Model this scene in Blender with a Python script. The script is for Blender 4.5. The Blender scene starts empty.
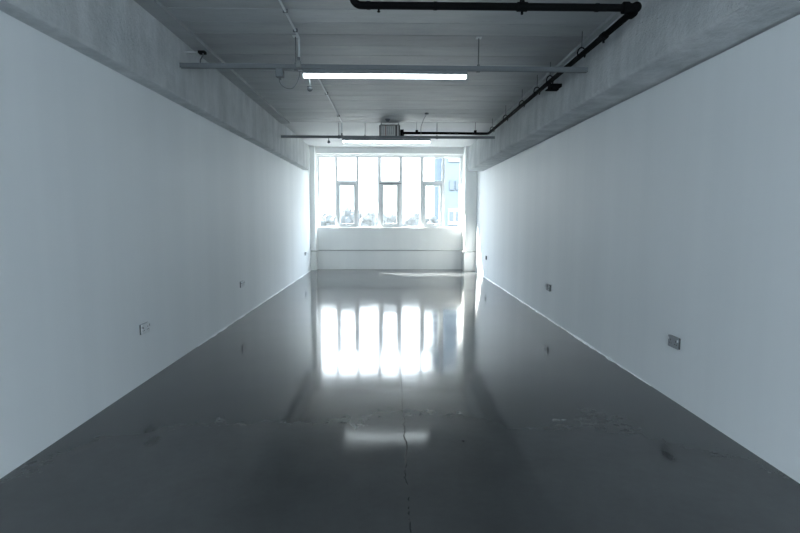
import bpy, bmesh, math, random
from mathutils import Vector, noise
random.seed(7)
S = bpy.context.scene
COL = S.collection
R = math.radians

# ------------------------------------------------------------------ helpers
def obj(name, bm, mat, parent=None, smooth=False):
    me = bpy.data.meshes.new(name)
    bmesh.ops.recalc_face_normals(bm, faces=bm.faces)
    bm.to_mesh(me); bm.free()
    if mat: me.materials.append(mat)
    if smooth:
        for p in me.polygons: p.use_smooth = True
        try: me.set_sharp_from_angle(angle=R(40))
        except Exception: pass
    o = bpy.data.objects.new(name, me); COL.objects.link(o)
    if parent is not None: o.parent = parent
    return o

def thing(name, label, cat, loc=(0, 0, 0), group=None):
    o = bpy.data.objects.new(name, None); COL.objects.link(o)
    o.empty_display_size = .1
    o.location = loc; o['label'] = label; o['category'] = cat
    if group: o['group'] = group
    return o

def tag(o, label, cat, group=None, kind=None):
    o['label'] = label; o['category'] = cat
    if group: o['group'] = group
    if kind: o['kind'] = kind
    return o

def struct(o, label, cat):
    o['kind'] = 'structure'; o['label'] = label; o['category'] = cat
    return o

def dup(root, loc, label, group=None):
    r = root.copy(); COL.objects.link(r); r.location = loc; r['label'] = label
    if group: r['group'] = group
    for ch in list(root.children):
        c = ch.copy(); COL.objects.link(c); c.parent = r
        for g in ch.children:
            d = g.copy(); COL.objects.link(d); d.parent = c
    return r

def box(bm, x0, x1, y0, y1, z0, z1, bev=0):
    vs = [bm.verts.new((x, y, z)) for x in (x0, x1) for y in (y0, y1) for z in (z0, z1)]
    fs = [(0, 1, 3, 2), (4, 6, 7, 5), (0, 4, 5, 1), (2, 3, 7, 6), (0, 2, 6, 4), (1, 5, 7, 3)]
    faces = [bm.faces.new([vs[i] for i in f]) for f in fs]
    if bev:
        es = list({e for f in faces for e in f.edges})
        bmesh.ops.bevel(bm, geom=es, offset=bev, segments=2, affect='EDGES', profile=.5)

def tube(bm, pts, r, seg=12, cap=True):
    pts = [Vector(p) for p in pts]
    rings = []
    prev = None
    for i, p in enumerate(pts):
        if i == 0: d = pts[1] - p
        elif i == len(pts) - 1: d = p - pts[i - 1]
        else: d = (pts[i + 1] - p).normalized() + (p - pts[i - 1]).normalized()
        d.normalize()
        if prev is None:
            a = Vector((0, 0, 1)) if abs(d.z) < .9 else Vector((1, 0, 0))
            u = d.cross(a).normalized()
        else:
            u = (prev - d * prev.dot(d)).normalized()
        prev = u
        v = d.cross(u)
        rr = r[i] if isinstance(r, (list, tuple)) else r
        rings.append([bm.verts.new(p + (u * math.cos(2 * math.pi * k / seg) + v * math.sin(2 * math.pi * k / seg)) * rr) for k in range(seg)])
    for a, b in zip(rings, rings[1:]):
        for k in range(seg):
            bm.faces.new((a[k], a[(k + 1) % seg], b[(k + 1) % seg], b[k]))
    if cap:
        bm.faces.new(rings[0]); bm.faces.new(rings[-1])

def arc_corner(p0, p1, p2, rad, n=8):
    """points rounding the corner p1 between p0 and p2"""
    p0, p1, p2 = Vector(p0), Vector(p1), Vector(p2)
    a = p1 + (p0 - p1).normalized() * rad; b = p1 + (p2 - p1).normalized() * rad
    return [((1 - t) ** 2) * a + 2 * t * (1 - t) * p1 + t * t * b for t in [i / n for i in range(n + 1)]]

def blob(bm, c, rx, ry, rz, seg=16, rings=10):
    m = bmesh.ops.create_uvsphere(bm, u_segments=seg, v_segments=rings, radius=1)
    for v in m['verts']: v.co = Vector((v.co.x * rx + c[0], v.co.y * ry + c[1], v.co.z * rz + c[2]))

# ------------------------------------------------------------------ materials
def new_mat(name):
    m = bpy.data.materials.new(name); m.use_nodes = True
    nt = m.node_tree
    return m, nt, nt.nodes['Principled BSDF']

def plain(name, col, rough=.5, metal=0, spec=None, noise_amt=.08, nscale=20, bump=0):
    m, nt, b = new_mat(name)
    b.inputs['Roughness'].default_value = rough; b.inputs['Metallic'].default_value = metal
    if spec is not None: b.inputs['Specular IOR Level'].default_value = spec
    tc = nt.nodes.new('ShaderNodeTexCoord'); n = nt.nodes.new('ShaderNodeTexNoise')
    n.inputs['Scale'].default_value = nscale; n.inputs['Detail'].default_value = 4
    nt.links.new(tc.outputs['Object'], n.inputs['Vector'])
    mx = nt.nodes.new('ShaderNodeMix'); mx.data_type = 'RGBA'
    mx.inputs['A'].default_value = (*[c * (1 - noise_amt) for c in col], 1)
    mx.inputs['B'].default_value = (*[min(1, c * (1 + noise_amt)) for c in col], 1)
    nt.links.new(n.outputs['Fac'], mx.inputs['Factor']); nt.links.new(mx.outputs['Result'], b.inputs['Base Color'])
    if bump:
        bp = nt.nodes.new('ShaderNodeBump'); bp.inputs['Strength'].default_value = bump; bp.inputs['Distance'].default_value = .01
        nt.links.new(n.outputs['Fac'], bp.inputs['Height']); nt.links.new(bp.outputs['Normal'], b.inputs['Normal'])
    return m

def ramp(nt, src, p0, c0, p1, c1):
    r = nt.nodes.new('ShaderNodeValToRGB')
    r.color_ramp.elements[0].position = p0; r.color_ramp.elements[0].color = c0 if len(c0) == 4 else (*c0, 1)
    r.color_ramp.elements[1].position = p1; r.color_ramp.elements[1].color = c1 if len(c1) == 4 else (*c1, 1)
    nt.links.new(src, r.inputs['Fac']); return r.outputs['Color']

def nz(nt, scale, vec=None, detail=5, rough=.55, sc=None):
    n = nt.nodes.new('ShaderNodeTexNoise'); n.inputs['Scale'].default_value = scale
    n.inputs['Detail'].default_value = detail; n.inputs['Roughness'].default_value = rough
    if vec is None: vec = nt.nodes.new('ShaderNodeTexCoord').outputs['Object']
    if sc:
        mp = nt.nodes.new('ShaderNodeMapping'); mp.inputs['Scale'].default_value = sc
        nt.links.new(vec, mp.inputs['Vector']); vec = mp.outputs['Vector']
    nt.links.new(vec, n.inputs['Vector']); return n.outputs['Fac']

def mulc(nt, a, b, fac=1.0, mode='MULTIPLY'):
    m = nt.nodes.new('ShaderNodeMix'); m.data_type = 'RGBA'; m.blend_type = mode
    if isinstance(fac, (int, float)): m.inputs['Factor'].default_value = fac
    else: nt.links.new(fac, m.inputs['Factor'])
    for s, k in ((a, 'A'), (b, 'B')):
        if isinstance(s, tuple): m.inputs[k].default_value = (*s, 1)
        else: nt.links.new(s, m.inputs[k])
    return m.outputs['Result']

# painted wall: faint vertical roller streaks
def wall_mat(name, c0, c1, rough=.55):
    m, nt, b = new_mat(name)
    st = nz(nt, 1.0, sc=(2.2, 2.2, .12), detail=3)
    base = ramp(nt, st, .35, c0, .65, c1)
    fine = nz(nt, 120, detail=2)
    bp = nt.nodes.new('ShaderNodeBump'); bp.inputs['Strength'].default_value = .08; bp.inputs['Distance'].default_value = .003
    nt.links.new(fine, bp.inputs['Height']); nt.links.new(bp.outputs['Normal'], b.inputs['Normal'])
    nt.links.new(base, b.inputs['Base Color']); b.inputs['Roughness'].default_value = rough
    b.inputs['Specular IOR Level'].default_value = .35
    return m
M_wall = wall_mat('painted_wall', (.740, .775, .797), (.775, .808, .828), .55)
M_backwall = wall_mat('painted_end_wall', (.84, .85, .84), (.88, .89, .88))
M_frame = plain('white_window_frame', (.80, .82, .83), .4, noise_amt=.03)
M_sash = plain('window_sash_frame', (.62, .65, .66), .4, noise_amt=.03)
M_dark_gasket = plain('window_gasket', (.2, .21, .22), .6)

# painted concrete beams
def beam_mat(name, c0, c1, bumpd=.012):
    m, nt, b = new_mat(name)
    streak = nz(nt, 1.0, sc=(5, 5, .8), detail=6, rough=.65)
    blotch = nz(nt, 2.3, detail=6, rough=.7)
    base = ramp(nt, streak, .36, c0, .66, c1)
    base = mulc(nt, base, ramp(nt, blotch, .35, (.82, .84, .85), .6, (1, 1, 1)))
    nt.links.new(base, b.inputs['Base Color']); b.inputs['Roughness'].default_value = .85
    b.inputs['Specular IOR Level'].default_value = .2
    g = nz(nt, 28, detail=8, rough=.7)
    bp = nt.nodes.new('ShaderNodeBump'); bp.inputs['Strength'].default_value = .9; bp.inputs['Distance'].default_value = bumpd * 1.6
    nt.links.new(g, bp.inputs['Height']); nt.links.new(bp.outputs['Normal'], b.inputs['Normal'])
    return m
M_beam = beam_mat('painted_concrete_beam', (.50, .525, .54), (.64, .665, .68))

# ceiling planks: tone from a per-plank colour attribute
def ceil_mat():
    m, nt, b = new_mat('ceiling_planks')
    at = nt.nodes.new('ShaderNodeAttribute'); at.attribute_name = 'tone'
    n = nz(nt, 3, sc=(.5, 2, 1), detail=6, rough=.6)
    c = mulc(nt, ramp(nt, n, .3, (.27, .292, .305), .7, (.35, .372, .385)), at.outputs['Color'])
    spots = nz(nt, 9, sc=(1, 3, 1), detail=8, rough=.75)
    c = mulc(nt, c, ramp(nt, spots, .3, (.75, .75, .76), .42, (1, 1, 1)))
    nt.links.new(c, b.inputs['Base Color']); b.inputs['Roughness'].default_value = .5
    b.inputs['Specular IOR Level'].default_value = .5
    bp = nt.nodes.new('ShaderNodeBump'); bp.inputs['Strength'].default_value = .3; bp.inputs['Distance'].default_value = .004
    nt.links.new(nz(nt, 40), bp.inputs['Height']); nt.links.new(bp.outputs['Normal'], b.inputs['Normal'])
    return m
M_ceil = ceil_mat()
M_ceil_back = plain('ceiling_end_bay_paint', (.50, .52, .53), .7, noise_amt=.04, nscale=3)

# polished concrete floor
def floor_mat():
    m, nt, b = new_mat('polished_concrete')
    tc = nt.nodes.new('ShaderNodeTexCoord'); P = tc.outputs['Object']
    cloud = nz(nt, .9, P, detail=8, rough=.62)
    base = ramp(nt, cloud, .3, (.044, .047, .049), .7, (.066, .070, .073))
    fine = nz(nt, 14, P, detail=8, rough=.7)
    base = mulc(nt, base, ramp(nt, fine, .3, (.94, .94, .94), .65, (1.03, 1.03, 1.03)))
    # crack near the centre line
    sep = nt.nodes.new('ShaderNodeSeparateXYZ'); nt.links.new(P, sep.inputs['Vector'])
    def math_(op, a, bb, clamp=False):
        n = nt.nodes.new('ShaderNodeMath'); n.operation = op; n.use_clamp = clamp
        for i, s in enumerate((a, bb)):
            if s is None: continue
            if isinstance(s, (int, float)): n.inputs[i].default_value = s
            else: nt.links.new(s, n.inputs[i])
        return n.outputs[0]
    cmb = nt.nodes.new('ShaderNodeCombineXYZ'); nt.links.new(sep.outputs['Y'], cmb.inputs['Y'])
    wob = nz(nt, 3.2, cmb.outputs['Vector'], detail=9, rough=.78)
    xo = math_('SUBTRACT', sep.outputs['X'], math_('ADD', math_('MULTIPLY', math_('SUBTRACT', wob, .5), .13), .085))
    d = math_('ABSOLUTE', xo, None)
    line = math_('LESS_THAN', d, .0035)
    gate = math_('GREATER_THAN', nz(nt, 5, P, detail=3), .46)
    rng = math_('MULTIPLY', math_('LESS_THAN', sep.outputs['Y'], 4.3), math_('GREATER_THAN', sep.outputs['Y'], .5))
    crack = math_('MULTIPLY', math_('MULTIPLY', line, gate), rng)
    base = mulc(nt, base, (.012, .013, .014), crack, 'MIX')
    # two soft dark marks
    for (cx, cy, rx, ry) in ((1.63, 2.79, .035, .09), (-1.49, 3.02, .05, .09), (.45, 3.0, .02, .02)):
        vx = math_('DIVIDE', math_('SUBTRACT', sep.outputs['X'], cx), rx)
        vy = math_('DIVIDE', math_('SUBTRACT', sep.outputs['Y'], cy), ry)
        rr = math_('ADD', math_('MULTIPLY', vx, vx), math_('MULTIPLY', vy, vy))
        mk = math_('MULTIPLY', math_('SUBTRACT', 1.0, rr, True), .4)
        base = mulc(nt, base, (.02, .021, .022), mk, 'MIX')
    nt.links.new(base, b.inputs['Base Color'])
    rn = nz(nt, 2.0, P, detail=6, rough=.65)
    mr = nt.nodes.new('ShaderNodeMapRange'); nt.links.new(rn, mr.inputs['Value'])
    mr.inputs['From Min'].default_value = .3; mr.inputs['From Max'].default_value = .7
    mr.inputs['To Min'].default_value = FLOOR_R[0]; mr.inputs['To Max'].default_value = FLOOR_R[1]
    rr2 = math_('ADD', mr.outputs['Result'], math_('MULTIPLY', crack, .1))
    nt.links.new(math_('SUBTRACT', .5, math_('MULTIPLY', crack, .42)), b.inputs['Specular IOR Level'])
    nt.links.new(rr2, b.inputs['Roughness'])
    b.inputs['IOR'].default_value = FLOOR_IOR
    h1 = math_('MULTIPLY', nz(nt, 2.6, P, detail=0), .0022)
    gx = math_('SUBTRACT', 1.0, math_('POWER', math_('DIVIDE', math_('SUBTRACT', sep.outputs['X'], .05), .75), 2), True)
    gy = math_('SUBTRACT', 1.0, math_('POWER', math_('DIVIDE', math_('SUBTRACT', sep.outputs['Y'], 3.9), .9), 2), True)
    h2 = math_('MULTIPLY', math_('MULTIPLY', nz(nt, 10, P, detail=4), .0006), math_('MULTIPLY', gx, gy))
    h = math_('SUBTRACT', math_('ADD', h1, h2), math_('MULTIPLY', crack, .0004))
    bp = nt.nodes.new('ShaderNodeBump'); bp.inputs['Strength'].default_value = .5; bp.inputs['Distance'].default_value = 1.0
    nt.links.new(h, bp.inputs['Height']); nt.links.new(bp.outputs['Normal'], b.inputs['Normal'])
    return m
FLOOR_R = (.075, .12); FLOOR_IOR = 1.5
M_floor = floor_mat()

M_black = plain('black_steel_pipe', (.004, .0045, .005), .8, spec=.04)
M_galv = plain('galvanised_steel', (.10, .115, .125), .55, metal=.2, nscale=30)
M_rod = plain('threaded_steel_rod', (.09, .10, .11), .5, metal=.3)
M_house = plain('grey_fixture_housing', (.10, .118, .13), .5)
M_conduit = plain('zinc_conduit', (.50, .54, .56), .45, metal=.3)
M_cable = plain('grey_flexible_cable', (.15, .165, .17), .6)
M_boxgrey = plain('grey_junction_box', (.09, .10, .11), .6)
M_plate = plain('white_socket_plate', (.66, .69, .71), .4)
M_plate_grey = plain('grey_socket_plate', (.20, .22, .24), .4, metal=.4)
M_socket_side = plain('dark_socket_back_box', (.035, .04, .043), .5)
M_socket_side2 = plain('grey_socket_back_box', (.07, .08, .085), .5)
M_slot = plain('socket_slot', (.02, .02, .022), .6)
M_unit = plain('grey_unit_casing', (.42, .43, .42), .5, metal=.2, noise_amt=.2, nscale=12)
M_unit_dark = plain('dark_unit_band', (.05, .05, .05), .5)
M_red = plain('red_unit_stripe', (.30, .08, .08), .5)
M_caulk = plain('ragged_white_paint', (.78, .82, .83), .6)
M_shadow_line = plain('shadow_line_grey', (.42, .43, .42), .5)

m, nt, b = new_mat('lit_tube_diffuser')
b.inputs['Base Color'].default_value = (.9, .9, .9, 1)
b.inputs['Emission Color'].default_value = (.84, .96, 1, 1); b.inputs['Emission Strength'].default_value = 11.0
M_tube = m

m, nt, b = new_mat('window_glass'); nt.nodes.remove(b)
out = nt.nodes['Material Output']
tr = nt.nodes.new('ShaderNodeBsdfTransparent'); tr.inputs['Color'].default_value = (.97, .985, .985, 1)
gl = nt.nodes.new('ShaderNodeBsdfGlossy'); gl.inputs['Roughness'].default_value = .01
lw = nt.nodes.new('ShaderNodeLayerWeight'); lw.inputs['Blend'].default_value = .5
pw = nt.nodes.new('ShaderNodeMath'); pw.operation = 'POWER'; pw.inputs[1].default_value = 5; nt.links.new(lw.outputs['Facing'], pw.inputs[0])
fr = nt.nodes.new('ShaderNodeMath'); fr.operation = 'MULTIPLY_ADD'; fr.inputs[1].default_value = .6; fr.inputs[2].default_value = .01; nt.links.new(pw.outputs[0], fr.inputs[0])
mx = nt.nodes.new('ShaderNodeMixShader')
nt.links.new(fr.outputs[0], mx.inputs[0]); nt.links.new(tr.outputs[0], mx.inputs[1]); nt.links.new(gl.outputs[0], mx.inputs[2])
nt.links.new(mx.outputs[0], out.inputs['Surface'])
M_glass = m

# ------------------------------------------------------------------ dimensions (metres)
XL, XR = -2.088, 2.160          # side wall faces
YB, YF = 13.25, -3.6            # window wall face, wall behind the camera
ZS = 2.487                      # beam soffit
ZC = 3.05                       # underside of the ceiling planks
ZC2 = 3.17                      # end bay ceiling
YP = 9.06                       # planks stop here
BL, BR = -1.95, 1.83            # beam faces

# ------------------------------------------------------------------ shell
bm = bmesh.new()
# a gently uneven slab
nx, ny = 60, 240
grid = []
def floor_z(x, y):
    w = math.exp(-((x / 1.5) ** 2))
    # shallow dip in the slab in front of the camera
    return .0022 * noise.noise(Vector((x * .8, y * .8, 3.1)))
for j in range(ny + 1):
    y = YF - .2 + (YB + .2 - YF + .2) * j / ny
    grid.append([bm.verts.new((XL - .2 + (XR - XL + .4) * i / nx, y, floor_z(XL - .2 + (XR - XL + .4) * i / nx, y))) for i in range(nx + 1)])
for j in range(ny):
    for i in range(nx):
        bm.faces.new((grid[j][i], grid[j][i + 1], grid[j + 1][i + 1], grid[j + 1][i]))
fl = obj('floor', bm, M_floor)
for p in fl.data.polygons: p.use_smooth = True
if fl.data.polygons[0].normal.z < 0: fl.data.flip_normals()
struct(fl, 'dark polished concrete floor with a thin crack along its middle', 'floor')

bm = bmesh.new()
box(bm, XL - .08, XL, YF, YB + .3, -.1, ZS + .002)
box(bm, XL - .25, XL - .08, YF, YB + .3, -.1, 3.4)
struct(obj('wall_left', bm, M_wall), 'smooth white painted wall on the left', 'wall')
bm = bmesh.new()
box(bm, XR, XR + .08, YF, YB + .3, -.1, ZS - .016)
box(bm, XR + .08, XR + .25, YF, YB + .3, -.1, 3.4)
struct(obj('wall_right', bm, M_wall), 'smooth white painted wall on the right', 'wall')

# window wall with its opening
WX0, WX1, WZ0, WZ1 = -1.94, 1.85, 1.10, 2.975
YO = YB + .28
bm = bmesh.new()
box(bm, XL, WX0, YB, YO, 0, 3.4)
box(bm, WX1, XR, YB, YO, 0, 3.4)
box(bm, WX0, WX1, YB, YO, 0, WZ0)
box(bm, WX0, WX1, YB, YO, WZ1, 3.4)
box(bm, WX0, WX1, YB - .012, YB + .02, 0, .50)           # lower part stands slightly proud
struct(obj('wall_back', bm, M_backwall), 'white wall below and around the window at the far end', 'wall')
bm = bmesh.new(); box(bm, -1.95, 1.86, YB - .16, YB, WZ1 + .03, ZC2 + .05, .006)
struct(obj('trim_1', bm, M_backwall), 'white boxed lintel above the far window', 'lintel')

# side pillars by the window
bm = bmesh.new(); box(bm, XL, -1.96, 12.93, YB, 0, ZC2 + .02, .004)
struct(obj('trim_2', bm, M_backwall), 'narrow white pillar left of the far window', 'pillar')
bm = bmesh.new(); box(bm, 1.865, XR, 12.80, YB, 0, ZC2 + .02, .004)
struct(obj('trim_3', bm, M_backwall), 'wide white pillar right of the far window', 'pillar')

# wall behind the camera with a wide opening added to let in fill light
FX0, FX1, FZ0, FZ1 = -1.7, 1.75, .35, 2.25
bm = bmesh.new()
box(bm, XL, FX0, YF - .25, YF, 0, 3.4); box(bm, FX1, XR, YF - .25, YF, 0, 3.4)
box(bm, FX0, FX1, YF - .25, YF, 0, FZ0); box(bm, FX0, FX1, YF - .25, YF, FZ1, 3.4)
struct(obj('wall_front', bm, M_wall), 'white wall behind the viewer with an added wide window', 'wall')

# ceiling
bm = bmesh.new()
lay = bm.faces.layers.float_color if False else None
planks = []
y = YF
while y < YP - .02:
    w = .29 + random.uniform(-.012, .012)
    y1 = min(y + w, YP)
    dz = random.uniform(-.001, .001)
    tone = random.uniform(.90, 1.06)
    mid = (y + y1) / 2
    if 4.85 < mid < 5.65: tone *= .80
    n0 = len(bm.faces)
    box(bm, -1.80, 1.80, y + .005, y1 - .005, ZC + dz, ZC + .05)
    bm.faces.ensure_lookup_table()
    planks.append((n0, len(bm.faces), tone))
    y = y1
n0 = len(bm.faces)
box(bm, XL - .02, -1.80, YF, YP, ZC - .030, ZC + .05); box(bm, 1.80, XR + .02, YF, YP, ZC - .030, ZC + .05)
bm.faces.ensure_lookup_table(); planks.append((n0, len(bm.faces), 1.0))
n0 = len(bm.faces)
box(bm, XL - .1, XR + .1, YF - .1, YP, ZC + .03, 3.4)
bm.faces.ensure_lookup_table(); planks.append((n0, len(bm.faces), .12))
me_faces = planks
for f in bm.faces: f.normal_update()
me = bpy.data.meshes.new('ceiling'); bmesh.ops.recalc_face_normals(bm, faces=bm.faces); bm.to_mesh(me); bm.free()
ca = me.attributes.new('tone', 'FLOAT_COLOR', 'FACE')
for a, b_, t in planks:
    for i in range(a, b_): ca.data[i].color = (t, t, t, 1)
me.materials.append(M_ceil)
ce = bpy.data.objects.new('ceiling', me); COL.objects.link(ce)
struct(ce, 'grey painted plank ceiling with dark joints', 'ceiling')
bm = bmesh.new(); box(bm, XL - .1, XR + .1, YP, YO, ZC2, 3.4)
struct(obj('trim_4', bm, M_ceil_back), 'smooth white ceiling bay in front of the far window', 'ceiling')

# beams: rough, hand-rendered lower edges
def beam(name, xo, xi, y0, y1, lip, rough_amt, seed, label, rlow):
    """xo wall side, xi room side. cross-section swept along y with jitter"""
    s = 1 if xi > xo else -1
    prof = [(xo, ZS)]
    n = 5
    for k in range(n + 1):
        a = math.pi / 2 * k / n
        prof.append((xi - s * rlow + s * rlow * math.sin(a), ZS + rlow - rlow * math.cos(a)))
    prof += [(xi, ZS + .10), (xi, ZS + .2), (xi - s * lip * .5, ZS + .33), (xi - s * lip, ZS + .46), (xi - s * lip, ZC), (xo, ZC + .1)]
    bm = bmesh.new(); rings = []
    ny = int((y1 - y0) / .045)
    for j in range(ny + 1):
        y = y0 + (y1 - y0) * j / ny
        ring = []
        for i, (x, z) in enumerate(prof):
            if 2 <= i <= n + 2:
                q = Vector((seed, y * 5, i * .35)); q2 = Vector((seed + 9, y * 1.1, 0)); q3 = Vector((seed + 4, y * 16, i * .9))
                x += s * rough_amt * (noise.noise(q) * .6 + noise.noise(q2) * .5 + noise.noise(q3) * .5)
                z += rough_amt * .8 * (noise.noise(q + Vector((3, 0, 0))) * .6 + noise.noise(q3 + Vector((5, 0, 0))) * .5)
            elif n + 2 < i < len(prof) - 2:
                x += s * rough_amt * .5 * noise.noise(Vector((seed + 2, y * 1.7, z * 3)))
            ring.append(bm.verts.new((x, y, z)))
        rings.append(ring)
    for a, b2 in zip(rings, rings[1:]):
        for k in range(len(prof)):
            k2 = (k + 1) % len(prof)
            bm.faces.new((a[k], a[k2], b2[k2], b2[k]))
    bm.faces.new(rings[0]); bm.faces.new(rings[-1])
    o = obj(name, bm, M_beam, smooth=True)
    return struct(o, label, 'beam')
beam('trim_5', XL - .05, BL, YF, 12.02, .0, .010, 1.3, 'painted concrete beam along the top of the left wall', .02)
beam('trim_6', XR + .05, BR, YF, 12.12, .02, .012, 7.7, 'deep painted concrete beam along the top of the right wall', .03)

# ragged paint line where walls meet floor
def ragged(name, xw, s, y0, y1, seed, label):
    bm = bmesh.new(); prev = None
    n = int((y1 - y0) / .03)
    for j in range(n + 1):
        y = y0 + (y1 - y0) * j / n
        e = min(1, (y - y0) * 1.5, (y1 - y) * 1.5)
        w = .004 + .62 * e * max(0, .014 + .040 * noise.noise(Vector((seed, y * 1.7, 0))) + .03 * noise.noise(Vector((seed, y * 7, 4))))
        a = bm.verts.new((xw, y, .004 + .5 * w)); b3 = bm.verts.new((xw - s * w, y, .0035)); c = bm.verts.new((xw - s * (w + .002), y, -.001))
        if prev:
            bm.faces.new((prev[0], a, b3, prev[1])); bm.faces.new((prev[1], b3, c, prev[2]))
        prev = (a, b3, c)
    o = obj(name, bm, M_caulk)
    return struct(o, label, 'skirting')
ragged('baseboard_left', XL, -1, 5.3, 12.9, 2.2, 'ragged white paint edge at the foot of the left wall')
ragged('baseboard_right', XR, 1, 4.0, 12.7, 5.9, 'ragged white paint edge at the foot of the right wall')

# ------------------------------------------------------------------ far window
YW = YB + .15
win = bpy.data.objects.new('window_1', None); COL.objects.link(win); win.location = (0, YW, 0)
struct(win, 'wide white framed window of seven tall panes in the far wall', 'window')
def wbox(bm, x0, x1, z0, z1, d=.035, off=0, bev=.004): box(bm, x0, x1, -d + off, d + off, z0, z1, bev)
bays = [(-1.905, -1.480), (-1.435, -.925), (-.875, -.355), (-.290, .208), (.274, .765), (.828, 1.342), (1.392, 1.815)]
bays = [(a + .010, b6 - .010) for a, b6 in bays]
bm = bmesh.new()
wbox(bm, WX0, bays[0][0], WZ0, WZ1); wbox(bm, bays[-1][1], WX1, WZ0, WZ1)
wbox(bm, bays[0][0], bays[-1][1], WZ1 - .035, WZ1); wbox(bm, bays[0][0], bays[-1][1], WZ0, WZ0 + .035)
fr_o = obj('frame', bm, M_frame, win)
for a, b4 in zip(bays, bays[1:]):
    bm = bmesh.new(); wbox(bm, a[1], b4[0], WZ0 + .035, WZ1 - .035); obj('mullion', bm, M_frame, win)
ZT = 2.275
for i, (x0, x1) in enumerate(bays):
    if i % 2 == 1:
        bm = bmesh.new(); wbox(bm, x0, x1, ZT - .01, ZT + .055); obj('transom', bm, M_frame, win)
        if i in (3,):
            bm = bmesh.new(); box(bm, x0 - .04, x1 + .05, -.07, -.04, ZT - .022, ZT - .002); obj('transom_gasket', bm, M_dark_gasket, win)
        bm = bmesh.new(); wbox(bm, x0 + .01, x1 - .01, ZT + .06, WZ1 - .04, .004, bev=0); obj('pane', bm, M_glass, win)
        sx0, sx1, sz0, sz1 = x0 - .012, x1 + .012, WZ0 + .015, ZT - .010
        t = .075
        bm = bmesh.new()
        o_ = -.025
        wbox(bm, sx0, sx0 + t, sz0, sz1, .04, o_); wbox(bm, sx1 - t, sx1, sz0, sz1, .04, o_)
        wbox(bm, sx0 + t, sx1 - t, sz0, sz0 + .095, .04, o_); wbox(bm, sx0 + t, sx1 - t, sz1 - .06, sz1, .04, o_)
        sash = obj('sash', bm, M_sash, win)
        bm = bmesh.new(); wbox(bm, sx0 + t - .005, sx1 - t + .005, sz0 + .09, sz1 - .055, .004, o_, 0); obj('pane', bm, M_glass, sash)
        bm = bmesh.new(); box(bm, (sx0 + sx1) / 2 - .05, (sx0 + sx1) / 2 + .05, -.085, -.06, sz0 + .03, sz0 + .055, .004)
        tube(bm, [((sx0 + sx1) / 2, -.07, sz0 + .04), ((sx0 + sx1) / 2 + .09, -.10, sz0 + .045)], .008, 8)
        obj('handle', bm, M_frame, sash)
    else:
        bm = bmesh.new(); wbox(bm, x0 - .005, x1 + .005, WZ0 + .03, WZ1 - .03, .004, bev=0); obj('pane', bm, M_glass, win)
bm = bmesh.new(); box(bm, WX0 - .0, WX1 + .0, -.158, -.035, WZ0 - .03, WZ0 + .004, .004)
obj('sill', bm, M_backwall, win)

# unseen window added behind the camera for the fill lamp
win2 = bpy.data.objects.new('added_front_window', None); COL.objects.link(win2); win2.location = (0, YF - .12, 0)
struct(win2, 'wide unseen window added behind the viewer for the fill lamp', 'window')
bm = bmesh.new()
for x in (FX0, -.55, .6, FX1 - .06): box(bm, x, x + .06, -.03, .03, FZ0, FZ1)
for z in (FZ0, FZ1 - .06): box(bm, FX0, FX1, -.028, .028, z, z + .06)
obj('frame', bm, M_frame, win2)
bm = bmesh.new(); box(bm, FX0, FX1, -.004, .004, FZ0, FZ1); obj('pane', bm, M_glass, win2)

# ------------------------------------------------------------------ shadow line low on the end wall, modelled as a thin tube
bm = bmesh.new()
zp = .505
path = [(XL + .01, 12.905, zp), (-1.92, 12.905, zp), (-1.92, YB - .04, zp), (1.83, YB - .04, zp), (1.83, 12.775, zp), (XR - .01, 12.775, zp)]
pp = [path[0]]
for i in range(1, len(path) - 1): pp += arc_corner(path[i - 1], path[i], path[i + 1], .02, 4)
pp.append(path[-1]); tube(bm, pp, .014, 8)
o = obj('shadow_line_tube', bm, M_shadow_line, smooth=True)
tag(o, 'thin grey tube standing in for a shadow line low on the wall under the far window', 'pipe')

# ------------------------------------------------------------------ strut channels with rods and batten lights
def channel(yc, z_l, z_r, x0, x1, rods, label, group):
    t = thing('strut_channel', label, 'channel', (0, yc, 0), group)
    L = x1 - x0
    def zz(x): return z_l + (z_r - z_l) * (x - x0) / L
    # open C profile: web at the top, lips at the bottom
    h = .0205; th = .003
    bm = bmesh.new()
    prof = [(-h, -h), (-h, h), (h, h), (h, -h), (h - .009, -h), (h - .009, -h + .006), (h - th, -h + .006), (h - th, h - th), (-h + th, h - th), (-h + th, -h + .006), (-h + .009, -h + .006), (-h + .009, -h)]
    ra = [bm.verts.new((x0, p, z_l + q)) for p, q in prof]; rb = [bm.verts.new((x1, p, z_r + q)) for p, q in prof]
    for k in range(len(prof)):
        k2 = (k + 1) % len(prof); bm.faces.new((ra[k], ra[k2], rb[k2], rb[k]))
    bm.faces.new(ra); bm.faces.new(rb)
    obj('channel_bar', bm, M_galv, t)
    for (x, zt) in rods:
        bm = bmesh.new(); tube(bm, [(x, 0, zz(x) - .03), (x, 0, zt)], .005, 8); rd = obj('hanging_rod', bm, M_rod, t, True)
        bm = bmesh.new()
        box(bm, x - .025, x + .025, -.025, .025, zt - .008, zt, .002)
        obj('ceiling_plate', bm, M_conduit, rd)
        bm = bmesh.new(); bmesh.ops.create_cone(bm, cap_ends=True, segments=6, radius1=.014, radius2=.014, depth=.014)
        for v in bm.verts: v.co += Vector((x, 0, zz(x) + h + .008))
        obj('nut', bm, M_rod, rd)
        bm = bmesh.new(); box(bm, x - .018, x + .018, -.018, .018, zz(x) - h - .010, zz(x) - h, .002)
        obj('washer_plate', bm, M_rod, rd)
    return t
G1 = 'strut channels hung across the room'
channel(4.80, 2.777, 2.765, BL + .004, BR + .028 - .004 - .03, [(-.885, 3.048), (.805, 3.048)],
        'nearer grey steel strut channel hung across the room, carrying the larger lit tube', G1)
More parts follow.
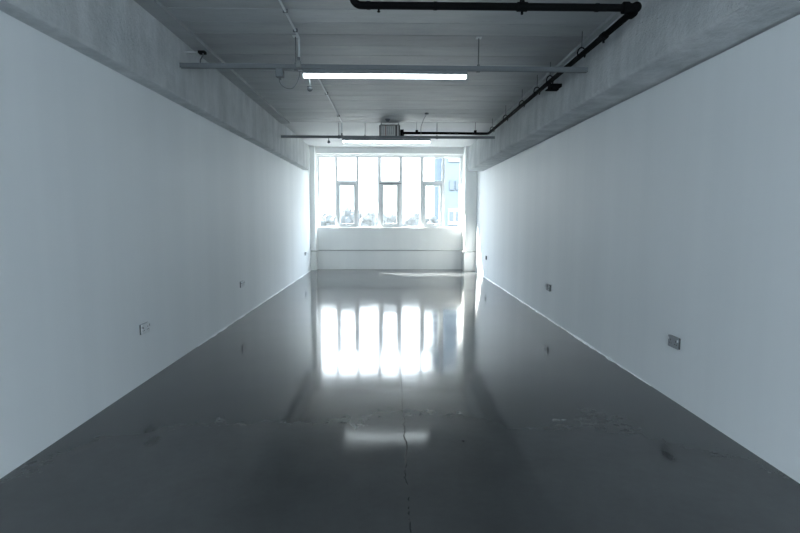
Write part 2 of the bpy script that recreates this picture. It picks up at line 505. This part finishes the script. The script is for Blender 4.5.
channel(9.02, 2.792, 2.795, BL + .004, BR - .005, [(-.93, 3.048), (-.47, 3.048), (.80, 3.048)],
        'farther grey steel strut channel hung across the room just before the far window', G1)

def batten(yc, xa, xb, z, label):
    t = thing('batten_light', label, 'light', (0, yc, 0), 'tube lights under the strut channels')
    bm = bmesh.new(); box(bm, xa, xb, -.033, .033, z, z + .036, .003); obj('housing', bm, M_house, t)
    # half-round diffuser
    bm = bmesh.new(); n = 12; prof = [(.027 * math.cos(math.pi + math.pi * k / n), -.010 + .022 * math.sin(math.pi + math.pi * k / n)) for k in range(n + 1)]
    prof = [(-.027, 0)] + prof + [(.027, 0)]
    ra = [bm.verts.new((xa + .012, p, z + q)) for p, q in prof]; rb = [bm.verts.new((xb - .012, p, z + q)) for p, q in prof]
    for k in range(len(prof)):
        k2 = (k + 1) % len(prof); bm.faces.new((ra[k], ra[k2], rb[k2], rb[k]))
    bm.faces.new(ra); bm.faces.new(rb)
    obj('diffuser', bm, M_tube, t)
    for x in (xa, xb - .012):
        bm = bmesh.new(); box(bm, x, x + .012, -.031, .031, z - .034, z, .003); obj('end_cap', bm, M_plate, t)
    for x in (xa + .2, xb - .2):
        bm = bmesh.new(); box(bm, x - .015, x + .015, -.02, .02, z + .036, z + .05); obj('mounting_clip', bm, M_rod, t)
    return t
batten(4.80, -.825, .70, 2.708, 'larger, nearer lit white tube light under the first strut channel')
batten(9.02, -.87, .685, 2.728, 'smaller, farther lit white tube light just above the far window')

# ------------------------------------------------------------------ conduits
def conduit(pts, label, saddles):
    t = thing('electrical_conduit', label, 'conduit', pts[0], 'grey conduits on the ceiling')
    o0 = Vector(pts[0])
    q = [Vector(p) - o0 for p in pts]
    pp = [q[0]]
    for i in range(1, len(q) - 1): pp += arc_corner(q[i - 1], q[i], q[i + 1], .03, 6)
    pp.append(q[-1])
    bm = bmesh.new(); tube(bm, pp, .009, 10); obj('conduit_tube', bm, M_conduit, t, True)
    for y in saddles:
        bm = bmesh.new(); box(bm, -.02, .02, y - o0.y - .007, y - o0.y + .007, -.011, .019, .002); obj('saddle', bm, M_boxgrey, t)
    return t
conduit([(-.852, YF + .01, 3.030), (-.852, 4.79, 3.030), (-.852, 4.79, 2.80)], 'grey conduit on the ceiling dropping to the nearer channel', [1.2, 2.7, 4.2, 4.62])
conduit([(-.872, 5.75, 3.030), (-.872, 8.985, 3.030), (-.872, 8.985, 2.82)], 'grey conduit on the ceiling between the two strut channels', [6.9, 8.4])

# junction boxes on channel + loop cable
t = thing('junction_box', 'small grey junction box under the left part of the nearer channel', 'junction box', (-1.035, 4.80, 2.755), None)
bm = bmesh.new(); box(bm, -.035, .035, -.03, .03, -.078, .0, .006); obj('box_body', bm, M_boxgrey, t)
bm = bmesh.new(); box(bm, -.03, .03, -.034, -.03, -.073, -.005, .001); obj('cover', bm, M_house, t)
bm = bmesh.new(); tube(bm, [(0, 0, -.078), (0, 0, -.10)], .012, 10); obj('gland', bm, M_boxgrey, t)
bm = bmesh.new()
pts = []
A = Vector((-1.035, 4.80, 2.655)); B = Vector((-.845, 4.79, 2.735))
for i in range(25):
    u = i / 24
    ang = math.pi * (1 + u)
    pts.append(Vector((-.945 + .095 * math.cos(ang), 4.79, 2.66 + .085 * math.sin(ang) + .075 * max(0, u - .6) / .4)))
tube(bm, pts, .0045, 8)
o = obj('flexible_cable', bm, M_cable, smooth=True); tag(o, 'thin grey cable hanging in a loop beside the nearer tube light', 'cable')
# straight flex from box to light
bm = bmesh.new(); tube(bm, [(-1.0, 4.77, 2.735), (-.9, 4.765, 2.728), (-.82, 4.765, 2.725)], .004, 8)
o = obj('flexible_cable', bm, M_cable, smooth=True); tag(o, 'short straight cable from the junction box to the nearer tube light', 'cable')
# connector block where conduit lands
def connector(loc, label):
    t = thing('conduit_box', label, 'junction box', loc, None)
    bm = bmesh.new(); box(bm, -.022, .022, -.018, .018, -.045, .012, .004); obj('box_body', bm, M_cable, t)
    bm = bmesh.new(); tube(bm, [(0, 0, .015), (0, 0, .045)], .014, 10); obj('gland', bm, M_boxgrey, t)
connector((-.852, 4.755, 2.80), 'pale conduit box at the left end of the nearer tube light')
connector((-.872, 8.95, 2.80), 'pale conduit box at the left end of the farther tube light')

# hanging detector knobs
def detector(loc, top, label):
    t = thing('ceiling_detector', label, 'detector', loc, 'round detectors hanging under the channels')
    bm = bmesh.new(); tube(bm, [(0, 0, .012), (0, 0, .05), (-.008, 0, top)], .007, 8); obj('stem', bm, M_cable, t, True)
    bm = bmesh.new(); blob(bm, (0, 0, 0), .026, .026, .022); obj('head', bm, M_boxgrey, t, True)
    bm = bmesh.new(); bmesh.ops.create_cone(bm, cap_ends=True, segments=16, radius1=.018, radius2=.024, depth=.016)
    for v in bm.verts: v.co.z += .018
    obj('collar', bm, M_rod, t)
detector((-.77, 4.86, 2.588), .17, 'dark round detector under the left end of the nearer tube light')
detector((-1.11, 9.02, 2.70), .075, 'dark round detector under the left part of the farther channel')

# ------------------------------------------------------------------ black sprinkler pipe
sp = thing('sprinkler_pipe', 'black steel pipe crossing under the ceiling and running along the right beam', 'pipe', (1.70, 3.60, 2.845))
def SP(*p): return Vector(p) - Vector((1.70, 3.60, 2.845))
Zp = 2.842; Xp = 1.70; Y0p = 3.60; Y1p = 8.97; Zf = 2.855
bm = bmesh.new()
c = arc_corner((-.27, Y0p, 3.2), (-.27, Y0p, Zp), (0, Y0p, Zp), .07)
tube(bm, [SP(-.27, Y0p, 3.06)] + [SP(*q) for q in c] + [SP(.5, Y0p, Zp), SP(Xp - .05, Y0p, Zp)], .025, 16)
obj('cross_pipe', bm, M_black, sp, True)
bm = bmesh.new()
tube(bm, [SP(Xp, Y0p + .04, Zp), SP(Xp, 5.5, Zp + .005), SP(Xp + .002, Y1p - .05, Zf)], [.025, .024, .0235], 16)
obj('long_pipe', bm, M_black, sp, True)
bm = bmesh.new()
c = arc_corner((Xp, Y1p - .3, Zf), (Xp, Y1p, Zf), (1, Y1p, Zf), .06)
tube(bm, [SP(Xp, Y1p - .09, Zf)] + [SP(*q) for q in c] + [SP(.9, Y1p, Zf + .003), SP(.19, Y1p, Zf + .004)], .022, 14)
obj('end_pipe', bm, M_black, sp, True)
# corner elbow with collars
bm = bmesh.new()
c = arc_corner((0, Y0p, Zp), (Xp, Y0p, Zp), (Xp, 5, Zp), .07)
tube(bm, [SP(Xp - .085, Y0p, Zp)] + [SP(*q) for q in c] + [SP(Xp, Y0p + .085, Zp)], .032, 16)
tube(bm, [SP(Xp - .10, Y0p, Zp), SP(Xp - .06, Y0p, Zp)], .039, 16); tube(bm, [SP(Xp, Y0p + .06, Zp), SP(Xp, Y0p + .10, Zp)], .039, 16)
blob(bm, SP(Xp - .008, Y0p - .002, Zp + .004), .036, .036, .036)
obj('elbow', bm, M_black, sp, True)
# tee + couplings on the cross pipe
bm = bmesh.new(); tube(bm, [SP(.90, Y0p, Zp), SP(.90, Y0p, 3.05)], .018, 12); tube(bm, [SP(.865, Y0p, Zp), SP(.935, Y0p, Zp)], .031, 16)
tube(bm, [SP(.90, Y0p, Zp - .02), SP(.90, Y0p, Zp - .05)], .009, 10)
obj('tee', bm, M_black, sp, True)
for x in (-.09,):
    bm = bmesh.new(); tube(bm, [SP(x, Y0p, Zp), SP(x, Y0p, Zp - .042)], .008, 10); blob(bm, SP(x, Y0p, Zp - .04), .012, .012, .006); obj('drain_plug', bm, M_black, sp, True)
for x in (-.16, .30, 1.42):
    bm = bmesh.new(); tube(bm, [SP(x - .012, Y0p, Zp), SP(x + .012, Y0p, Zp)], .028, 16); obj('coupling', bm, M_black, sp, True)
for y in (4.15,):
    bm = bmesh.new(); tube(bm, [SP(Xp, y - .03, Zp), SP(Xp, y + .03, Zp)], .032, 16); tube(bm, [SP(Xp, y, Zp - .02), SP(Xp, y, Zp - .05)], .01, 8); obj('coupling', bm, M_black, sp, True)
def hanger(y, z, xc=Xp, axis='y', ztop=3.048):
    bm = bmesh.new()
    pts = []
    for i in range(17):
        a = math.pi * (-.25 + 1.5 * i / 16)
        u = .036 * math.cos(a); w = .05 * math.sin(a)
        pts.append(SP(xc + u, y, z + .012 + w) if axis == 'y' else SP(xc, y + u, z + .012 + w))
    tube(bm, pts, .0065, 8)
    h = obj('pipe_hanger', bm, M_black, sp, True)
    bm = bmesh.new(); tube(bm, [SP(xc, y, z + .06), SP(xc, y, ztop)], .004, 8); obj('hanger_rod', bm, M_rod, h, True)
for y in (4.62, 5.52, 6.0, 6.68, 7.62, 8.62): hanger(y, Zp + .004)
for x in (.44, 1.47):
    bm = bmesh.new(); box(bm, *(lambda p: (p.x - .022, p.x + .022, p.y - .028, p.y + .028, p.z - .01, p.z + .055))(SP(x, Y1p, Zf)), .005)
    h = obj('pipe_clamp', bm, M_black, sp)
    bm = bmesh.new(); tube(bm, [SP(x, Y1p, Zf + .05), SP(x, Y1p, 3.048)], .004, 8); obj('hanger_rod', bm, M_rod, h, True)
# side bracket off the beam
bm = bmesh.new()
p = SP(Xp, 5.55, Zp)
box(bm, p.x + .0, p.x + .128, p.y - .05, p.y + .05, p.z - .052, p.z - .018, .004)
box(bm, p.x - .03, p.x + .10, p.y - .035, p.y + .035, p.z - .082, p.z - .070, .003)
tube(bm, [p + Vector((.03, 0, -.08)), p + Vector((.03, 0, -.01))], .008, 8)
obj('beam_bracket', bm, M_black, sp)

# ------------------------------------------------------------------ ventilation unit
vu = thing('ventilation_unit', 'small boxy grey unit hung from the ceiling beside the end of the black pipe', 'ventilation unit', (-.02, 9.25, 2.80))
bm = bmesh.new(); box(bm, -.20, .17, -.15, .15, .015, .215, .012); obj('casing', bm, M_unit, vu)
bm = bmesh.new()
box(bm, -.235, .20, -.165, .165, -.005, .028, .006); obj('drip_tray', bm, M_unit_dark, vu)
for x, w, mt, nm in ((-.19, .022, M_unit_dark, 'corner_post'), (-.085, .008, M_red, 'red_stripe'), (.10, .030, M_unit_dark, 'corner_post'), (.155, .024, M_unit_dark, 'corner_post')):
    bm = bmesh.new(); box(bm, x - w / 2, x + w / 2, -.158, -.148, .02, .21, .002); obj(nm, bm, mt, vu)
bm = bmesh.new()
for k in range(7): box(bm, -.17 + .036 * k, -.164 + .036 * k, -.156, -.149, .05, .19)
obj('grille', bm, M_rod, vu)
bm = bmesh.new(); tube(bm, [(.165, 0, .09), (.225, 0, .09)], .075, 18); tube(bm, [(.21, -.1, .09), (.235, -.1, .09)], .06, 18); obj('end_flange', bm, M_black, vu, True)
bm = bmesh.new(); tube(bm, [(.225, -.05, .06), (.225, -.285, .059)], .020, 12) ; obj('inlet', bm, M_black, vu, True)
bm = bmesh.new(); box(bm, -.19, .16, -.12, .12, .215, .232, .004); obj('lid', bm, M_galv, vu)
for x in (-.17, .14):
    for y in (-.1, .1):
        bm = bmesh.new(); tube(bm, [(x, y, .23), (x, y, ZC2 - 2.80)], .005, 8); obj('hanging_rod', bm, M_rod, vu, True)

def sensor(loc, label):
    t = thing('smoke_detector', label, 'detector', loc, None)
    bm = bmesh.new(); bmesh.ops.create_cone(bm, cap_ends=True, segments=24, radius1=.032, radius2=.045, depth=.025)
    for v in bm.verts: v.co.z -= .0125
    obj('detector_base', bm, M_boxgrey, t, True)
    bm = bmesh.new(); bmesh.ops.create_cone(bm, cap_ends=True, segments=20, radius1=.02, radius2=.03, depth=.014)
    for v in bm.verts: v.co.z -= .032
    obj('detector_head', bm, M_rod, t, True)
sensor((-.07, 8.72, ZC - .003), 'small dark smoke detector on the ceiling above the ventilation unit')
# cable with ceiling rose
t = thing('drop_cable', 'thin bent cable dropping from a ceiling mount to the farther channel', 'cable', (.56, 8.2, ZC - .003))
bm = bmesh.new(); bmesh.ops.create_cone(bm, cap_ends=True, segments=16, radius1=.03, radius2=.034, depth=.02)
for v in bm.verts: v.co.z -= .01
obj('ceiling_mount', bm, M_boxgrey, t, True)
bm = bmesh.new(); tube(bm, [(0, 0, -.015), (-.02, .25, -.03), (-.035, .5, -.05), (-.05, .66, -.09), (-.05, .715, -.15), (-.05, .72, -.235)], .006, 8); obj('cable', bm, M_cable, t, True)
# left end clip fixed in the corner over the nearer channel
t = thing('beam_clip', 'small dark steel clip in the ceiling corner above the left end of the nearer channel', 'clip', (-1.80, 4.95, 2.945))
bm = bmesh.new(); box(bm, -.155, .0, -.008, .008, -.004, .004, .001); obj('clip_arm', bm, M_conduit, t)
bm = bmesh.new(); box(bm, -.03, .035, -.03, .03, -.016, .008, .003); obj('clip_plate', bm, M_black, t)
bm = bmesh.new(); tube(bm, [(0.01, 0, -.005), (.03, -.05, -.04), (.02, -.10, -.10), (.03, -.135, -.150)], .006, 8); obj('clip_rod', bm, M_rod, t, True)

# ------------------------------------------------------------------ wall sockets
def socket(x, s, y, z, w, face, label, dark=True):
    """s: +1 plate faces +x"""
    t = thing('wall_socket', label, 'socket', (x, y, z), 'sockets low on the side walls')
    d = .012; h = .043
    def bx2(bm, d0, d1, y0, y1, z0, z1, bev=0):
        a, b5 = sorted((s * d0, s * d1)); box(bm, a, b5, y0, y1, z0, z1, bev)
    bm = bmesh.new(); bx2(bm, 0, d, -w / 2, w / 2, -h, h, .003); obj('back_box', bm, M_socket_side if face is M_plate_grey else M_socket_side2, t)
    bm = bmesh.new(); bx2(bm, d, d + .008, -w / 2 + .004, w / 2 + .004, -h - .001, h + .001, .002); obj('face_plate', bm, face, t)
    n = 2 if w > .1 else 1
    for k in range(n):
        yc = (-.036 + .072 * k) if n == 2 else 0
        bm = bmesh.new()
        bx2(bm, d + .0075, d + .009, yc - .004, yc + .004, .004, .018)
        bx2(bm, d + .0075, d + .009, yc - .016, yc - .008, -.016, -.009); bx2(bm, d + .0075, d + .009, yc + .008, yc + .016, -.016, -.009)
        obj('pin_slots', bm, M_slot, t)
        bm = bmesh.new(); bx2(bm, d + .007, d + .013, yc + (.02 if k else -.03), yc + (.03 if k else -.02), .010, .028, .001); obj('switch', bm, M_plate if face is M_plate_grey else M_plate_grey, t)
    return t
socket(XL, 1, 4.17, .457, .132, M_plate, 'white double socket low on the left wall, nearest the viewer')
socket(XL, 1, 6.93, .457, .146, M_plate, 'white double socket low on the left wall, second from the viewer')
socket(XL, 1, 12.1, .50, .146, M_plate, 'tiny white socket low on the left wall beside the far pillar')
socket(XR, -1, 3.69, .455, .132, M_plate_grey, 'grey double socket low on the right wall, nearest the viewer')
socket(XR, -1, 6.75, .437, .132, M_plate_grey, 'grey double socket low on the right wall, second from the viewer')
socket(XR, -1, 11.3, .47, .086, M_plate_grey, 'tiny grey socket low on the right wall near the sunlit strip')

# ------------------------------------------------------------------ outside
GZ = -5.0
M_ground = plain('outside_ground', (.07, .072, .07), .9, nscale=.2)
M_leaf = plain('foliage_haze_glow', (.018, .021, .022), .9, noise_amt=.2, nscale=1.5)
_b = M_leaf.node_tree.nodes['Principled BSDF']      # distance haze put into the leaves as a faint glow
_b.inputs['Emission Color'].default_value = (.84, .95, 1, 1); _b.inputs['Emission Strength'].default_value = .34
M_trunk = plain('tree_trunk', (.045, .045, .045), .9)
M_bl = plain('pale_blue_cladding', (.062, .078, .090), .7, noise_amt=.06, nscale=.5)
M_bl2 = plain('pale_blue_cladding_darker', (.052, .068, .082), .7, noise_amt=.06, nscale=.5)
M_bwhite = plain('white_cladding', (.14, .15, .15), .7, noise_amt=.05)
M_bwin = plain('tower_glazing', (.045, .054, .062), .5)
M_low = plain('low_building_walls', (.055, .058, .06), .8, noise_amt=.1, nscale=.3)
M_roof = plain('low_building_roof', (.045, .05, .055), .8)
M_canopy = plain('added_canopy_grey', (.5, .5, .5), .8)
bm = bmesh.new(); box(bm, -300, 300, 16, 500, GZ - .5, GZ)
struct(obj('ground', bm, M_ground), 'pale ground far outside the window', 'ground')
# tower
tw = thing('tower_block', 'pale blue tower block seen through the right end of the far window', 'building', (4.0, 55, GZ))
bm = bmesh.new(); box(bm, .73, 1.75, 1, 12, 0, 34); obj('stair_tower', bm, M_bl2, tw)
bm = bmesh.new(); box(bm, 1.75, 12, 0, 12, 0, 34); obj('wall', bm, M_bl, tw)
def at_px(px, Y): return (px - 391.5) / 500 * Y
for r_ in range(7):
    z0 = 2.2 + r_ * 4.25 * .8
    white = r_ in (1, 3, 5)
    for c_ in range(3):
        x = 2.15 + c_ * 3.0
        if white:
            bm = bmesh.new(); box(bm, x, x + 1.6, -.12, .05, z0 - .1, z0 + 1.7); f = obj('white_panel', bm, M_bwhite, tw)
        bm = bmesh.new(); box(bm, x + .15, x + .62, -.16, .05, z0 + .3, z0 + 1.35); box(bm, x + .85, x + 1.32, -.16, .05, z0 + .3, z0 + 1.35)
        obj('window', bm, M_bwin, tw)
# low pale houses
for (x, y, w, h, lab) in ((-9, 95, 12, 5.2, 'low pale building far behind the left panes of the window'), (6.5, 112, 9, 5.6, 'low pale building far behind the panes right of the middle'),
                          (-24, 110, 10, 5.4, 'low pale building at the far left beyond the window')):
    t = thing('low_building', lab, 'building', (x, y, GZ))
    bm = bmesh.new(); box(bm, -w / 2, w / 2, -4, 4, 0, h); obj('wall', bm, M_low, t)
    bm = bmesh.new(); vs = [bm.verts.new(v) for v in ((-w / 2 - .3, -4.3, h), (w / 2 + .3, -4.3, h), (w / 2 + .3, 4.3, h), (-w / 2 - .3, 4.3, h), (-w / 2, 0, h + 1.3), (w / 2, 0, h + 1.3))]
    for f in ((0, 1, 5, 4), (2, 3, 4, 5), (0, 4, 3), (1, 2, 5), (0, 3, 2, 1)): bm.faces.new([vs[i] for i in f])
    obj('roof', bm, M_roof, t)
    for k in range(int(w / 2.4)):
        bm = bmesh.new(); box(bm, -w / 2 + .8 + k * 2.4, -w / 2 + 1.9 + k * 2.4, -4.06, -3.95, h - 2.4, h - 1.1); obj('window', bm, M_bwin, t)
def tree(x, y, yt, w, seed, label):
    h = (6.4 + (214 - yt) / 500 * y) / 1.05
    rnd = random.Random(seed)
    t = thing('hazy_tree', label, 'tree', (x, y, GZ), 'hazy trees beyond the window')
    bm = bmesh.new(); tube(bm, [(0, 0, 0), (.1, 0, h * .3), (0, .1, h * .6)], [.3, .22, .1], 10); obj('trunk', bm, M_trunk, t, True)
    bm = bmesh.new()
    for k in range(34):
        a = rnd.uniform(0, 6.28); r = rnd.uniform(0, w * .42); z = rnd.uniform(h * .45, h * .93)
        k2 = 1 - .5 * abs(z / h - .6)
        m_ = bmesh.ops.create_icosphere(bm, subdivisions=3, radius=w * rnd.uniform(.10, .20))
        for v in m_['verts']:
            v.co *= 1 + .35 * noise.noise(v.co * 1.9 + Vector((k, seed, 0))) + .3 * noise.noise(v.co * 6 + Vector((k, seed, 5)))
            v.co += Vector((math.cos(a) * r * k2, math.sin(a) * r * k2, z))
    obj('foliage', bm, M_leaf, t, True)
trs = [(324, 64, 208, 3.6, 'hazy tree behind the leftmost tall pane'), (335, 88, 209, 3.6, 'hazy tree low behind the first post of the window'),
       (346, 60, 205, 4.2, 'hazy tree behind the leftmost opening sash'), (362, 74, 207, 4.0, 'hazy tree at the left of the third tall pane'),
       (373, 66, 206, 4.4, 'hazy tree at the right of the third tall pane'), (390, 80, 209, 4.6, 'hazy tree behind the middle opening sash'),
       (405, 95, 211, 5.0, 'hazy tree at the left of the pane right of the middle'), (415, 68, 205, 3.6, 'rounded hazy tree at the right of the pane right of the middle'),
       (429, 50, 208, 2.2, 'hazy tree in front of the blue tower behind the right opening sash')]
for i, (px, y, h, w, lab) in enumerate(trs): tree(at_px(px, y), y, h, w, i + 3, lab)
# street lamp
sl = thing('street_lamp', 'faint street lamp behind the third pane of the far window', 'street lamp', (at_px(375.5, 45), 45, GZ))
bm = bmesh.new(); tube(bm, [(0, 0, 0), (0, 0, 8.6)], [.08, .045], 10); obj('pole', bm, M_bl, sl, True)
bm = bmesh.new(); tube(bm, [(0, 0, 8.55), (-.25, 0, 8.68), (-.5, 0, 8.7)], .03, 8); obj('arm', bm, M_bl, sl, True)
bm = bmesh.new(); box(bm, -.85, -.4, -.1, .1, 8.66, 8.74, .02); obj('lamp_head', bm, M_bl, sl)
# unseen canopy added outside to shape the sun streak on the floor
bm = bmesh.new(); box(bm, -3.6, 3.2, YO, YO + .50, 3.02, 3.14, .01)
o = obj('added_canopy', bm, M_canopy); struct(o, 'unseen canopy slab added outside above the far window to trim the sun', 'canopy')

# ------------------------------------------------------------------ light
w = bpy.data.worlds.new('overcast_sky'); S.world = w; w.use_nodes = True
nt = w.node_tree; bg = nt.nodes['Background']
tc = nt.nodes.new('ShaderNodeTexCoord'); sp_ = nt.nodes.new('ShaderNodeSeparateXYZ'); nt.links.new(tc.outputs['Generated'], sp_.inputs[0])
cr = ramp(nt, sp_.outputs['Z'], 0.0, (.92, .97, 1.0), .6, (.72, .85, 1.0))
nt.links.new(cr, bg.inputs['Color'])
# hazy band at the horizon, brighter overcast dome above
mr = nt.nodes.new('ShaderNodeMapRange'); mr.interpolation_type = 'SMOOTHSTEP'; nt.links.new(sp_.outputs['Z'], mr.inputs['Value'])
mr.inputs['From Min'].default_value = .10; mr.inputs['From Max'].default_value = .45
mr.inputs['To Min'].default_value = 4.4; mr.inputs['To Max'].default_value = 28
nt.links.new(mr.outputs['Result'], bg.inputs['Strength'])

sun = bpy.data.lights.new('sun', 'SUN'); sun.energy = 130; sun.angle = R(.6); sun.color = (1, .96, .88)
so = bpy.data.objects.new('sun', sun); COL.objects.link(so)
d = Vector((.85, -.62, -.80)).normalized()
so.rotation_euler = d.to_track_quat('-Z', 'Y').to_euler()

def portal(loc, rx, sx, sy):
    l = bpy.data.lights.new('portal', 'AREA'); l.shape = 'RECTANGLE'; l.size = sx; l.size_y = sy; l.cycles.is_portal = True
    o = bpy.data.objects.new('window_portal', l); COL.objects.link(o); o.location = loc; o.rotation_euler = (rx, 0, 0)
portal(((WX0 + WX1) / 2, YO + .02, (WZ0 + WZ1) / 2), R(-90), WX1 - WX0, WZ1 - WZ0)
# fill lamp added behind the viewer to brighten the near walls
l = bpy.data.lights.new('front_fill_lamp', 'AREA'); l.shape = 'RECTANGLE'; l.size = FX1 - FX0; l.size_y = FZ1 - FZ0
l.energy = 250; l.color = (.80, .905, 1.0)
o = bpy.data.objects.new('front_fill_lamp', l); COL.objects.link(o); o.location = ((FX0 + FX1) / 2, YF - .3, (FZ0 + FZ1) / 2); o.rotation_euler = (R(90), 0, 0)

# ------------------------------------------------------------------ camera
cam = bpy.data.cameras.new('camera'); cam.sensor_width = 36; cam.lens = 500 * 36 / 800; cam.clip_start = .05; cam.clip_end = 800
co = bpy.data.objects.new('camera', cam); COL.objects.link(co); S.camera = co
co.location = (0, 0, 1.4)
yaw, pitch, roll = R(.97), R(-5.72), R(.15)
fw = Vector((math.sin(yaw) * math.cos(pitch), math.cos(yaw) * math.cos(pitch), math.sin(pitch)))
r0 = Vector((math.cos(yaw), -math.sin(yaw), 0)); u0 = r0.cross(fw)
r2 = r0 * math.cos(roll) + u0 * math.sin(roll); u2 = -r0 * math.sin(roll) + u0 * math.cos(roll)
from mathutils import Matrix
co.rotation_euler = Matrix(((r2.x, u2.x, -fw.x), (r2.y, u2.y, -fw.y), (r2.z, u2.z, -fw.z))).to_euler()

S.view_settings.view_transform = 'Standard'; S.view_settings.look = 'None'
S.view_settings.exposure = .12; S.view_settings.gamma = 1
S.cycles.max_bounces = 14; S.cycles.diffuse_bounces = 8; S.cycles.glossy_bounces = 6; S.cycles.transparent_max_bounces = 12
S.cycles.use_denoising = True
S.cycles.sample_clamp_indirect = 8
S.cycles.caustics_reflective = False
